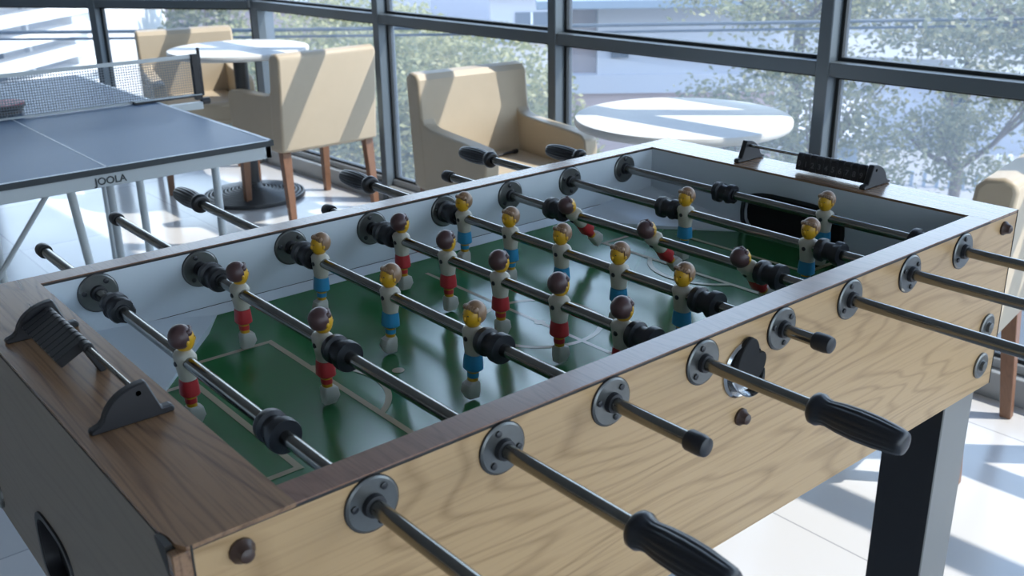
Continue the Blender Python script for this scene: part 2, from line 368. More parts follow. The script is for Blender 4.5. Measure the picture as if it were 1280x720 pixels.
# pale building straight across the street
O = Vector((9.89, 10.4, 0)); ang = math.degrees(math.atan2(-0.65, 0.76))
root = thing('pale_building', 'pale lavender building with flat blue-grey eave and mauve recess, behind the sparse tree', 'building', (O.x, O.y, GZ), R(ang))
fb('wall', 'lav_wall', [((0.0, 0.3, GZ), (3.2, 3.8, 0.06)), ((0.55, 0.05, -0.97), (3.2, 0.3, 0.02)), ((0.0, 0.0, -1.22), (3.2, 0.3, -0.95))], root)
fb('recess', 'mauve', [((0.10, 0.24, -0.95), (0.54, 0.31, 0.02))], root)
fb('eave', 'roofblue', [((-0.35, -0.55, 0.04), (3.5, 4.1, 0.16))], root, 0.01)
fb('lower_wall', 'pinkbrick', [((-0.2, 0.12, GZ), (3.2, 0.32, -1.24))], root)
for i in range(3): fb('window', 'darkglass', [((0.75+0.75*i, 0.0, -0.70), (1.0+0.75*i, 0.08, -0.60))], root)
# low house roofs behind the hedge
def house(label, x, y, ang, wd, dp, ztop, wallm, roofm, nwin):
    root = thing('house', label, 'house', (x, y, GZ), R(ang))
    fb('wall', wallm, [((-wd/2, 0, GZ), (wd/2, dp, ztop))], root)
    bm = nb(); ov = 0.5; prism(bm, [(-wd/2-ov, -ov, ztop), (wd/2+ov, -ov, ztop), (wd/2+ov, -ov, ztop+0.15), (-wd/2-ov, -ov, ztop+0.15)], (0, dp+2*ov, 0))
    obj('roof', bm, roofm, root, (0, 0, GZ))
    for i in range(nwin):
        xx = -wd/2+wd*(i+0.5)/nwin
        w_ = fb('window', 'darkglass', [((xx-0.45, -0.04, ztop-1.5), (xx+0.45, 0.03, ztop-0.55))], root)
        fb('window_frame', 'wh_wall', [((xx-0.52, -0.07, ztop-1.57), (xx+0.52, -0.02, ztop-1.5)), ((xx-0.03, -0.07, ztop-1.5), (xx+0.03, -0.02, ztop-0.55))], w_)
    return root
house('far white house with square windows above the leafy hedge', 24, 27.5, -38, 7, 5, 0.4, 'lav_wall', 'conc', 3)
house('far cream house with small windows and blue-grey roof, left of the pale building', 19.3, 20.2, -38, 4.5, 4, -0.75, 'lav_wall', 'roofblue', 2)
house('mauve-grey house beyond the angled window corner', 11.5, 26.5, -25, 7, 5, 0.6, 'mauve', 'conc', 3)
root = thing('flat_roof_building', 'low building with wide bare pale concrete roof beyond the hedge', 'building', (13.0, 15.5, GZ), R(-38))
fb('wall', 'conc', [((-5, 0, GZ), (4.0, 9, -2.1))], root); fb('parapet', 'lav_wall', [((-5.1, -0.1, -2.1), (4.1, 0.1, -1.95)), ((-5.1, 8.9, -2.1), (4.1, 9.1, -1.9))], root)
# white walls and sheds low on the right
root = thing('white_shed', 'plain white-walled building with dark shutter, low behind the right tree', 'building', (16.6, 9.9, GZ), R(-62))
fb('wall', 'lav_wall', [((0, 0, GZ), (1.75, 3, -1.35)), ((2.15, -0.6, GZ), (4.5, 3, -1.7))], root)
fb('shutter', 'darkglass', [((1.75, 0.1, GZ), (2.15, 3, -1.6))], root); fb('roof', 'conc', [((-0.2, -0.2, -1.35), (1.85, 3.2, -1.25)), ((2.05, -0.8, -1.7), (4.7, 3.2, -1.6))], root)
root = thing('grey_shed', 'small grey shed with pale blue metal roof edge, low beside the thick mullion', 'building', (12.9, 8.35, GZ), R(-58))
fb('wall', 'roofblue', [((0, 0, GZ), (0.95, 3, -2.0))], root); fb('roof', 'lav_wall', [((-0.1, -0.3, -2.0), (1.05, 3.1, -1.9))], root)
root = thing('terrace_roof', 'sloping grey terrace roof with little posts, low outside at right', 'roof', (11.2, 5.6, GZ), R(-60))
bm = nb(); prism(bm, [(-1.4, 0, -3.0), (-1.4, 4.5, -2.45), (-1.4, 4.5, -4.6), (-1.4, 0, -4.6)], (5.0, 0, 0)); obj('roof_slab', bm, 'conc', root, (0, 0, GZ))
for i in range(7): fb('post', 'roofblue', [((0.2+0.18*i, 2.9, -2.7), (0.25+0.18*i, 2.95, -2.42))], root)
for i in range(10): fb('paling', 'wh_wall', [((1.4+0.15*i, 3.4, -2.7), (1.46+0.15*i, 3.45, -2.2))], root)
# overhead cables
for nm_, dz, lab in (('upper', 0.06, 'upper of the two dark overhead cables crossing outside the windows'), ('lower', 0.0, 'lower of the two dark overhead cables crossing outside the windows')):
    c = Vector((4.73, 5.34, 0.479+dz*0.85)); d = Vector((0.7716, -0.636, 0)); bm = nb()
    pts = [c + d*s + Vector((0, 0, 0.0011*s*s*(1 if s < 0 else 0.2))) for s in range(-8, 15, 2)]
    tube(bm, pts, 0.014 if dz else 0.010, 6); tag(obj('overhead_cable', bm, 'cable', None, c), lab, 'cable', 'cables outside the windows')
# trees
def crown(bm, c, r, n_, size, clusters=0):
    cl = None
    if clusters:
        cl = []
        for _ in range(clusters):
            v = Vector((random.gauss(0, 1), random.gauss(0, 1), random.gauss(0, 1))).normalized()*random.random()**0.45
            cl.append(v)
    for _ in range(n_):
        if cl:
            b_ = random.choice(cl); v = b_+Vector((random.gauss(0, .12), random.gauss(0, .12), random.gauss(0, .12)))
        else:
            v = Vector((random.gauss(0, 1), random.gauss(0, 1), random.gauss(0, 1))).normalized()*(0.65+0.4*random.random())
            v *= 1+0.12*math.sin(7*v.x+3*v.z)*math.cos(6*v.y)
        p = Vector((c[0]+v.x*r[0], c[1]+v.y*r[1], c[2]+v.z*r[2]))
        a = Vector((random.gauss(0, 1), random.gauss(0, 1), random.gauss(0, .6))).normalized(); b2 = a.orthogonal().normalized()
        b2 = (Matrix.Rotation(random.random()*6.28, 3, a) @ b2); s = size*random.uniform(.6, 1.3)
        q = [p-a*s, p+b2*s*.45, p+a*s, p-b2*s*.45]
        bm.faces.new([bm.verts.new(x) for x in q])
def tree(name, label, c, r, n_, size, lm, clusters=0, trunk=None, branches=5):
    base = trunk or (c[0], c[1])
    root = thing(name, label, 'tree', (base[0], base[1], GZ))
    org = (base[0], base[1], GZ)
    bm = nb(); crown(bm, c, r, n_, size, clusters)
    me = bpy.data.meshes.new('foliage'); bm.transform(Matrix.Translation(-Vector(org))); bm.to_mesh(me); bm.free(); me.materials.append(M[lm])
    o = bpy.data.objects.new('foliage', me); C.objects.link(o); o.parent = root
    bm = nb(); fork = Vector((c[0]*.8+base[0]*.2, c[1]*.8+base[1]*.2, c[2]-r[2]*.75))
    cyl(bm, (base[0], base[1], GZ), fork, 0.085, 0.055, 10)
    for i in range(branches):
        a = 6.28*i/branches+random.random(); e = Vector((c[0]+math.cos(a)*r[0]*.75, c[1]+math.sin(a)*r[1]*.75, c[2]+random.uniform(-.2, .6)*r[2]))
        m_ = (fork+e)/2+Vector((0, 0, -.12*r[2])); cyl(bm, fork, m_, 0.035, 0.022, 7); cyl(bm, m_, e, 0.022, 0.008, 6)
        for s_ in (-1, 1):
            e2 = e+Vector((random.uniform(-.4, .4)*r[0], random.uniform(-.4, .4)*r[1], random.uniform(0, .4)*r[2])); cyl(bm, m_, e2, 0.014, 0.005, 5)
    obj('trunk', bm, 'trunk', root, org)
tree('leafy_tree', 'dense yellow-green tree behind the armchair by the middle windows', (6.35, 8.75, -1.75), (1.9, 2.0, 1.95), 40000, 0.05, 'leafy')
tree('leafy_tree', 'dense yellow-green tree behind the armchair seen from its back', (6.9, 11.6, -1.7), (2.3, 2.0, 1.95), 34000, 0.052, 'leafy')
tree('leafy_tree', 'small green tree against the white building, beyond the far armchair', (7.6, 17.6, -0.9), (0.75, 0.75, 1.7), 3500, 0.08, 'leafg')
tree('sparse_tree', 'thin-leaved tree with pale bent trunk behind the round table by the window', (7.7, 4.9, -0.65), (1.0, 1.1, 0.85), 8000, 0.036, 'leafg', 60, (7.9, 4.5))
tree('sparse_tree', 'thin-leaved tree spreading high above the cables, left of the thick mullion', (8.4, 5.3, 0.75), (1.5, 1.2, 0.62), 9500, 0.036, 'leafy', 70, (8.9, 5.6))
tree('sparse_tree', 'thin-leaved tree filling the upper right windows', (8.8, 2.9, 0.60), (1.7, 1.9, 0.62), 17000, 0.036, 'leafg', 100, (9.4, 2.4))
tree('sparse_tree', 'young street tree with thin trunk low at the right windows', (9.6, 4.1, -0.65), (0.9, 0.9, 0.7), 4200, 0.036, 'leafg', 32, (9.7, 4.2))

# ---------------------------------------------------------------- football table
L, W_, H, TH, E0, E1 = 1.384, 0.745, 0.900, 0.0357, 0.092, 0.0885
FZ, ZB = 0.782, 0.593; RZ = 0.869; X0 = 0.1638; SP = 0.15
FO = Vector((0.692, 0.372, FLOOR))
ft = thing('football_table', 'wooden football table with oak sides, green pitch and eight steel rods', 'football table', FO)
def F_(name, bm, mats, bevel=0, seg=2, parent=None): return obj(name, bm, mats, parent or ft, FO, bevel, seg)
YI = W_-TH
for s in (0, 1):
    y0, y1 = (0, TH) if s == 0 else (YI, W_)
    bm = nb(); box(bm, (0, y0, ZB), (L, y1, H-0.005), 0)
    for f in bm.faces:
        c = f.calc_center_median()
        if abs(c.y-(TH if s == 0 else YI)) < 1e-4: f.material_index = 1
    F_('side_panel', bm, ['oak', 'lam'])
    bm = nb(); box(bm, (E0, y0, H-0.0018), (L-E1, y1, H)); F_('top_rail', bm, 'walnut_x')
    bm = nb(); box(bm, (0.001, y0+0.0002, H-0.0052), (L-0.001, y1-0.0002, H-0.0018)); F_('edge_strip', bm, 'edge')
# end decks
for x0, x1 in ((-0.012, E0), (L-E1, L)):
    bm = nb(); ya, yb = (0.0, W_) if x0 >= 0 else (0.0, W_)
    if x0 < 0: pts = [(0, ya), (x1, TH), (x1, YI), (x1, YI), (0, yb), (x0, yb), (x0, 0.036), (x0+0.004, 0.024), (x0+0.004, 0.012), (0, 0.010)]
    if x0 < 0: pts = [(x1, 0), (x1, W_), (x0, W_), (x0, 0.036), (x0+0.003, 0.022), (x0+0.003, 0.010), (x0+0.008, 0.0)]
    else: pts = [(x0, 0), (x1, 0), (x1, W_), (x0, W_)]
    prism(bm, [(x, y, H-0.0038) for x, y in pts], (0, 0, 0.0039)); F_('end_deck', bm, 'walnut_y')
bm = nb(); box(bm, (-0.0165, 0.0, ZB), (0, 0.0105, H-0.004)); F_('corner_strip', bm, 'walnut_y', 0.001, 1)
bm = nb(); prism(bm, [(-0.0165, 0.012, H-0.03), (-0.0165, 0.034, H-0.004), (-0.0165, 0.034, H-0.0005), (-0.0165, 0.012, H-0.0005)], (0.006, 0, 0)); F_('corner_notch', bm, 'edge')
bm = nb(); box(bm, (-0.0125, 0.011, H-0.0055), (-0.002, W_, H-0.0039)); box(bm, (-0.0008, -0.0006, ZB), (0.0008, 0.003, H)); F_('edge_strip', bm, 'edge')
bm = nb(); box(bm, (L-0.001, -0.0006, ZB), (L+0.001, 0.003, H)); F_('edge_strip', bm, 'edge')
# near end board with the ball return opening
def arch(x, yc, zc, ry, rz, n_=28):
    pw = 0.62; out = []
    for i in range(n_):
        a = 2*math.pi*i/n_; c, s = math.cos(a), math.sin(a)
        out.append((x, yc+ry*abs(c)**pw*(1 if c > 0 else -1), zc+rz*abs(s)**pw*(1 if s > 0 else -1)))
    return out
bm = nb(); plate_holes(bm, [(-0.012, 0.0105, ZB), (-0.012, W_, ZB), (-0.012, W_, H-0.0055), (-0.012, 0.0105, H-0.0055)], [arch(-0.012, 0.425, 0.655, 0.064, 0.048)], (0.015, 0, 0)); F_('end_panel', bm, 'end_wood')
bm = nb(); a_ = arch(-0.0145, 0.425, 0.655, 0.070, 0.054); b_ = arch(-0.0145, 0.425, 0.655, 0.062, 0.046)
plate_holes(bm, a_, [b_], (0.003, 0, 0)); plate_holes(bm, arch(-0.0125, 0.425, 0.655, 0.0638, 0.0478), [arch(-0.0125, 0.425, 0.655, 0.0615, 0.0455)], (0.0158, 0, 0)); F_('ball_return_ring', bm, 'blackp')
bm = nb(); box(bm, (0.004, 0.35, 0.60), (0.010, 0.50, 0.71)); F_('ball_return_cup', bm, 'blackd')
# far end board, seen from outside too, and the inner end walls with goal mouths
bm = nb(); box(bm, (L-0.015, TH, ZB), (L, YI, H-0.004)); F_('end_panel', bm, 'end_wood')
GY = 0.362
for x, d, nm_ in ((L-E1, 0.012, 1), (E0, -0.012, 0)):
    bm = nb(); plate_holes(bm, [(x, TH, 0.70), (x, YI, 0.70), (x, YI, H-0.004), (x, TH, H-0.004)], [[(x, y, z) for _, y, z in arch(x, GY, 0.815, 0.108, 0.042)]], (d, 0, 0)); F_('goal_wall', bm, 'lam')
    bm = nb(); s_ = 1 if d > 0 else -1
    box(bm, (x+s_*0.012, GY-0.112, 0.765), (x+s_*0.060, GY+0.112, 0.862)); F_('goal_box', bm, 'blackd')
    bm = nb(); xx = x-s_*0.003
    plate_holes(bm, [(xx, y, z) for _, y, z in arch(xx, GY, 0.815, 0.113, 0.046)], [[(xx, y, z) for _, y, z in arch(xx, GY, 0.815, 0.106, 0.040)]], (s_*0.004, 0, 0)); F_('goal_rim', bm, 'blackp')
# pitch: green sheet with printed lines, raised white side strips and corner wedges
bm = nb(); y0, y1 = TH, YI; ZR = 0.796
def quad(bm, p, mi=0):
    f = bm.faces.new([bm.verts.new(Vector(q)) for q in p]); f.material_index = mi; return f
yA, yB = y0+0.045, y1-0.045
quad(bm, [(E0, yA, FZ), (L-E1, yA, FZ), (L-E1, yB, FZ), (E0, yB, FZ)])
quad(bm, [(E0, yB, FZ), (L-E1, yB, FZ), (L-E1, y1, ZR), (E0, y1, ZR)]); quad(bm, [(E0, y0, ZR), (L-E1, y0, ZR), (L-E1, yA, FZ), (E0, yA, FZ)])
quad(bm, [(E0, y0, FZ-0.03), (L-E1, y0, FZ-0.03), (L-E1, y1, FZ-0.03), (E0, y1, FZ-0.03)])
bmesh.ops.remove_doubles(bm, verts=bm.verts, dist=1e-5)
LZ = FZ+0.0003; LW = 0.0085
def strip(pts, w_=LW):
    global LZ
    for a, b in zip(pts, pts[1:]):
        LZ += 0.00004
        a, b = Vector(a), Vector(b); d = (b-a).normalized(); n_ = Vector((-d.y, d.x))*w_/2; e = d*w_/2
        quad(bm, [(*(a-n_-e), LZ), (*(b-n_+e), LZ), (*(b+n_+e), LZ), (*(a+n_-e), LZ)], 1)
def arc_line(cx, cy, r, a0, a1, n_=40):
    global LZ
    LZ += 0.00004
    for i in range(n_):
        a, b = a0+(a1-a0)*i/n_, a0+(a1-a0)*(i+1)/n_
        quad(bm, [(cx+(r-LW/2)*math.cos(a), cy+(r-LW/2)*math.sin(a), LZ), (cx+(r+LW/2)*math.cos(a), cy+(r+LW/2)*math.sin(a), LZ), (cx+(r+LW/2)*math.cos(b), cy+(r+LW/2)*math.sin(b), LZ), (cx+(r-LW/2)*math.cos(b), cy+(r-LW/2)*math.sin(b), LZ)], 1)
def disc_line(cx, cy, r):
    global LZ
    LZ += 0.00004
    f = bm.faces.new([bm.verts.new((cx+r*math.cos(2*math.pi*i/20), cy+r*math.sin(2*math.pi*i/20), LZ)) for i in range(20)]); f.material_index = 1
MX, MY = 0.690, 0.372
strip([(MX, yA-0.004), (MX, yB+0.004)], 0.007); arc_line(MX, MY, 0.092, 0, 2*math.pi, 64); disc_line(MX, MY, 0.0085)
for s in (-1, 1):
    xe = E0 if s < 0 else L-E1; xp = MX+s*0.339; xg = MX+s*0.479
    strip([(xe, MY-0.205), (xp, MY-0.205), (xp, MY+0.205), (xe, MY+0.205)]); strip([(xe, MY-0.138), (xg, MY-0.138), (xg, MY+0.148), (xe, MY+0.148)])
    disc_line(MX+s*0.254, MY, 0.0085)
    r_ = 0.106; cx = MX+s*0.396; a_ = math.acos(0.058/r_)
    arc_line(cx, MY, r_, (math.pi if s > 0 else 0)-a_, (math.pi if s > 0 else 0)+a_, 24)
o = F_('playfield', bm, ['felt', 'line'])
for s in (0, 1):
    bm = nb(); ya, yb, yc = (y0, y0+0.006, y0+0.010) if s == 0 else (y1, y1-0.006, y1-0.010)
    prism(bm, [(E0, ya, 0.806), (E0, yb, 0.7985), (E0, yc, 0.7935), (E0, ya, 0.785)], (L-E0-E1, 0, 0)); F_('side_ramp', bm, 'lam')
    bm = nb(); yw = ya+(-0.0004 if s else 0.0004); quad(bm, [(E0, yw, 0.8058), (L-E1, yw, 0.8058), (L-E1, yw, 0.8068), (E0, yw, 0.8068)]); F_('seam', bm, 'edge')
for xe, sx_ in ((E0, 1), (L-E1, -1)):
    for ye, sy in ((y0, 1), (y1, -1)):
        kx, ky = (0.235, 0.285) if sy < 0 else (0.17, 0.19)
        bm = nb(); A = (xe, ye, 0.818); B = (xe+sx_*kx, ye, 0.800); D = (xe, ye+sy*ky, 0.7825); E = (xe+sx_*kx, ye+sy*0.0098, 0.7936)
        v = [bm.verts.new(p) for p in (A, B, E, D)]; lo = [bm.verts.new((p[0], p[1], 0.775)) for p in (A, B, E, D)]
        bm.faces.new((v[0], v[1], v[2])); bm.faces.new((v[0], v[2], v[3])); bm.faces.new(lo[::-1])
        for i in range(4): bm.faces.new((v[i], lo[i], lo[(i+1) % 4], v[(i+1) % 4]))
        F_('corner_ramp', bm, 'lam')
bm = nb(); box(bm, (0.004, TH, ZB+0.01), (L-0.016, YI, ZB+0.02)); F_('bottom_board', bm, 'legblack')
# legs: black inner faces, grey outer faces
for x in (0.035, 1.250):
    for y in (0.006, W_-0.106):
        bm = nb(); vs_ = box(bm, (x, y, FLOOR), (x+0.096, y+0.1, ZB))
        for f in bm.faces: f.material_index = 1 if abs(f.normal.y) > .5 or f.calc_center_median().z < 0 else 0
        for f in bm.faces:
            c = f.calc_center_median(); f.material_index = 1 if (abs(c.y-y) < 1e-4 or abs(c.y-y-0.1) < 1e-4) else 0
        F_('leg', bm, ['legblack', 'leggrey'], 0.002, 1)
# fasteners
def cap_screw(x, z, y=0.0):
    bm = nb(); lathe(bm, (x, y, z), (0, -1, 0), [(0, 0.0115), (0.003, 0.0115), (0.006, 0.0085), (0.012, 0.0065), (0.014, 0.003)], 12); F_('cap_screw', bm, 'brownp')
for x, z in ((0.040, 0.877), (0.694, 0.770), (1.342, 0.878)): cap_screw(x, z)
def bolt_plate(p, ax):
    bm = nb(); lathe(bm, p, ax, [(0, 0.0225), (0.003, 0.0225), (0.0045, 0.019), (0.003, 0.012), (0.004, 0.009), (0.009, 0.008), (0.010, 0.004)], 20); F_('bolt_plate', bm, 'esc')
for x in (0.045, 1.338):
    for z in (0.71, 0.640): bolt_plate((x, 0, z), (0, -1, 0))
for z in (0.69, 0.622): bolt_plate((-0.012, 0.70, z), (-1, 0, 0)); bolt_plate((-0.012, 0.045, z), (-1, 0, 0))
# ball entry on the near side: chrome ring round a black cup with a scooped lip
cx, cz = 0.693, 0.838
bm = nb(); lathe(bm, (cx-0.002, 0, cz-0.002), (0, -1, 0), [(0, 0.037), (0.002, 0.037), (0.0045, 0.034), (0.003, 0.030)], 40); F_('ball_entry', bm, 'chrome')
def blob(y, sc):
    out = []
    for i in range(44):
        a = 2*math.pi*i/44; r_ = 0.0285*(1-0.42*math.exp(-((a-0.75)/0.36)**2)+0.20*math.exp(-((a-1.75)/0.45)**2))
        out.append((cx+0.006+r_*math.cos(a)*sc, y, cz+0.006+r_*math.sin(a)*sc))
    return out
bm = nb(); bk = [bm.verts.new(p) for p in blob(-0.003, 1.0)]; md = [bm.verts.new(p) for p in blob(-0.008, 0.98)]; fr_ = [bm.verts.new(p) for p in blob(-0.0090, 0.94)]
for A_, B_ in ((bk, md), (md, fr_)):
    for i in range(44): bm.faces.new((A_[i], B_[i], B_[(i+1) % 44], A_[(i+1) % 44]))
bm.faces.new(fr_); F_('ball_entry_mouth', bm, 'blackd')
bm = nb(); rows = []
for k_ in range(25):
    a = R(195+150*k_/24); c_, s_ = math.cos(a), math.sin(a); wd = 0.004+0.010*math.sin(math.pi*k_/24)
    rows.append([bm.verts.new((cx+0.004+q*c_, yy, cz-0.002+q*s_)) for q, yy in ((0.0300, -0.002), (0.0330, -0.002-wd), (0.0315, -0.003-wd), (0.0285, -0.002))])
for A_, B_ in zip(rows, rows[1:]):
    for i in range(4): bm.faces.new((A_[i], B_[i], B_[(i+1) % 4], A_[(i+1) % 4]))
F_('ball_entry_lip', bm, 'chrome')
# rod bushings
for i in range(8):
    x = X0+SP*i
    for yy, s in ((0.0, -1), (YI, -1)):
        bm = nb(); rr = 0.0275
        lathe(bm, (x, yy, RZ), (0, -1, 0), [(0, rr), (0.0022, rr), (0.0036, rr-0.002), (0.0036, 0.0095)], 32, 0)
        lathe(bm, (x, yy, RZ), (0, -1, 0), [(0.0030, 0.0118), (0.0090, 0.0108), (0.0095, 0.0084)], 20, 1)
        lathe(bm, (x, yy, RZ), (0, -1, 0), [(0, rr+0.0008), (0.0020, rr+0.0008)], 32, 1)
        for q in range(3):
            a = 0.9+q*2.094+i; c = (x+0.0195*math.cos(a), yy-0.003, RZ+0.0195*math.sin(a))
            lathe(bm, c, (0, -1, 0), [(0, 0.0036), (0.0022, 0.0036), (0.0030, 0.0022)], 10, 1)
        F_('rod_bushing', bm, ['esc', 'rubber'])
# players --------------------------------------------------------
def player_mesh(kit, hair, blond):
    """origin on the rod axis, facing +x, feet down"""
    bm = nb()   # 0 shirt 1 kit 2 skin 3 boot 4 hair 5 dark
    def loft(secs, mi):
        rings = []
        for z, hx, hy, cx_, p in secs:
            ring = []
            for k_ in range(16):
                a = 2*math.pi*k_/16; c, s = math.cos(a), math.sin(a)
                ring.append(bm.verts.new((cx_+hx*abs(c)**p*(1 if c > 0 else -1), hy*abs(s)**p*(1 if s > 0 else -1), z)))
            rings.append(ring)
        for i in range(len(rings)-1):
            for k_ in range(16):
                f = bm.faces.new((rings[i][k_], rings[i][(k_+1) % 16], rings[i+1][(k_+1) % 16], rings[i+1][k_])); f.material_index = mi
        for r_, rev in ((rings[0], 1), (rings[-1], 0)):
            f = bm.faces.new(r_[::-1] if rev else r_); f.material_index = mi
    loft([(-0.024, .0092, .0112, 0, .75), (-0.012, .0108, .0118, 0, .7), (0.0, .0125, .0125, 0, .7), (0.006, .0122, .0150, 0, .65), (0.0105, .0100, .0132, 0, .7), (0.0135, .0062, .0070, 0, 1)], 0)
    loft([(-0.0245, .0098, .0118, 0, .75), (-0.034, .0108, .0128, 0, .75), (-0.0435, .0112, .0132, 0, .75), (-0.0455, .0095, .011, 0, .8)], 1)
    loft([(-0.0450, .0066, .0074, 0, .8), (-0.0500, .0062, .0072, 0, .8)], 2)
    loft([(-0.0490, .0070, .0078, 0, .85), (-0.0555, .0068, .0076, 0, .85)], 1)
    loft([(-0.0550, .0062, .0070, 0, .85), (-0.0610, .0062, .0070, .0005, .85)], 2)
    loft([(-0.0600, .0066, .0074, .0, .6), (-0.0635, .0098, .0088, .0025, .38), (-0.0740, .0108, .0090, .0035, .34), (-0.0830, .0084, .0068, .001, .38)], 3)
    # neck, head, hair
    loft([(0.011, .0052, .0058, .0, 1), (0.018, .0050, .0055, .001, 1)], 2)
    ell(bm, (0.0015, 0, 0.0265), (0.0128, 0.0124, 0.0160), 2)
    ell(bm, (0.0142, 0, 0.0245), (0.0022, 0.0019, 0.0030), 2, u=8, v=6)     # nose
    for s in (-1, 1):
        ell(bm, (0.0126, s*0.0046, 0.0290), (0.0012, 0.0017, 0.0009), 5, u=8, v=6)   # eyes
        ell(bm, (0.0010, s*0.0128, 0.0255), (0.0024, 0.0016, 0.0034), 2, u=8, v=6)   # ears
    ell(bm, (0.0122, 0, 0.0190), (0.0010, 0.0028, 0.0006), 5, u=8, v=6)             # mouth
    hv = ell(bm, (-0.0020, 0, 0.0300), (0.0148, 0.0144, 0.0158), 4, u=18, v=12)
    for v in hv:
        # fringe: keep the hair behind and above the face
        if v.co.x > 0.004 and v.co.z < 0.0345: v.co.x = min(v.co.x, 0.003)
        if v.co.z < 0.0175: v.co.z = 0.0175
    for i in range(7): ell(bm, (0.0082-0.0012*abs(i-3), (i-3)*0.0034, 0.0385-0.0007*abs(i-3)), (0.0046, 0.0028, 0.0040), 4, u=8, v=6)
    lathe(bm, (-0.0095 if not blond else 0.0095, 0, -0.002), ((-1 if not blond else 1), 0, 0), [(0, 0.0034), (0.0035, 0.0034), (0.0045, 0.0022)], 10, 5)
    bmesh.ops.recalc_face_normals(bm, faces=bm.faces)
    for e in bm.edges:
        if len(e.link_faces) == 2 and e.calc_face_angle(0) > 0.75: e.smooth = False
    for f in bm.faces: f.smooth = True
    me = bpy.data.meshes.new('player_figure'); bm.to_mesh(me); bm.free()
    for m_ in ('shirt', kit, 'skin', 'boot', hair, 'blackp'): me.materials.append(M[m_])
    return me
PM = {'r': player_mesh('red', 'hairb', False), 'b': player_mesh('blue', 'hairl', True)}
def bumper_mesh(worn):
    bm = nb(); rr = 0.0192
    prof = [(-0.021, 0.0105), (-0.021, rr*0.96), (-0.0185, rr), (-0.0105, rr), (-0.0085, 0.0150), (0.0060, 0.0140), (0.0085, rr*0.95), (0.0150, rr*0.95), (0.0185, rr*0.88), (0.0190, 0.0125)]
    lathe(bm, (0, 0, 0), (0, 1, 0), prof, 28, ripple=(lambda a, t: 1-0.16*max(0, math.sin(3*a+t*90))**3) if worn else None)
    lathe(bm, (0, 0.0185, 0), (0, 1, 0), [(0, 0.0105), (0.004, 0.0100), (0.004, 0.0085)], 20)
    me = bpy.data.meshes.new('bumper'); bmesh.ops.recalc_face_normals(bm, faces=bm.faces)
    for e in bm.edges:
        if len(e.link_faces) == 2 and e.calc_face_angle(0) > 0.8: e.smooth = False
    for f in bm.faces: f.smooth = True
    bm.to_mesh(me); bm.free(); me.materials.append(M['rubber']); return me
BM = [bumper_mesh(False), bumper_mesh(True)]
# (team, near end y, far end y, handle side, tilt deg, player ys, bumper ys)
RODS = [
 ('r', -0.400, 0.972, 'n', 0, [0.408], [0.180, 0.629]),
 ('r', -0.286, 1.070, 'n', 0, [0.575, 0.346], [0.304, 0.655]),
 ('b', -0.134, 1.149, 'f', 3, [0.615, 0.425, 0.238], [0.200, 0.652]),
 ('r', -0.256, 0.860, 'n', 0, [0.620, 0.496, 0.370, 0.245, 0.128], [0.092, 0.657]),
 ('b', -0.074, 1.049, 'f', 0, [0.652, 0.527, 0.404, 0.281, 0.160], [0.120, 0.690]),
 ('r', -0.375, 0.912, 'n', -42, [0.533, 0.349, 0.166], [0.128, 0.578]),
 ('b', -0.303, 1.052, 'f', 0, [0.416, 0.168], [0.130, 0.452]),
 ('b', -0.420, 0.938, 'f', 0, [0.240], [0.062, 0.450]),
]
def handle_mesh(far):
    """runs along -y from 0 (towards the rod) to -0.105 (free end)"""
    bm = nb()
    prof = [(0, 0.0095), (0.0, 0.0145), (0.003, 0.0172), (0.009, 0.0176), (0.014, 0.0150), (0.020, 0.0142), (0.035, 0.0162), (0.055, 0.0172), (0.075, 0.0166), (0.092, 0.0148), (0.100, 0.0136), (0.1045, 0.0118), (0.106, 0.006)]
    lathe(bm, (0, 0, 0), (0, -1, 0), prof, 96, ripple=lambda a, t: 1-(0.07*(0.5+0.5*math.cos(16*a))**2 if 0.018 < t < 0.098 else 0))
    return bm
hm = []
for _ in (0,):
    bm = handle_mesh(0); bmesh.ops.recalc_face_normals(bm, faces=bm.faces)
    for f in bm.faces: f.smooth = True
    me = bpy.data.meshes.new('handle'); bm.to_mesh(me); bm.free(); me.materials.append(M['grip']); HM = me
bm = nb(); lathe(bm, (0, 0, 0), (0, -1, 0), [(0, 0.0082), (0, 0.0108), (0.002, 0.0114), (0.016, 0.0114), (0.0225, 0.0100), (0.024, 0.0075)], 20)
bmesh.ops.recalc_face_normals(bm, faces=bm.faces)
for e in bm.edges:
    if len(e.link_faces) == 2 and e.calc_face_angle(0) > 0.7: e.smooth = False
for f in bm.faces: f.smooth = True
CM = bpy.data.meshes.new('end_cap'); bm.to_mesh(CM); bm.free(); CM.materials.append(M['rubber'])
def sub(name, me, parent, loc, rot=(0, 0, 0)):
    o = bpy.data.objects.new(name, me); C.objects.link(o); o.parent = parent; o.location = loc; o.rotation_euler = rot; return o
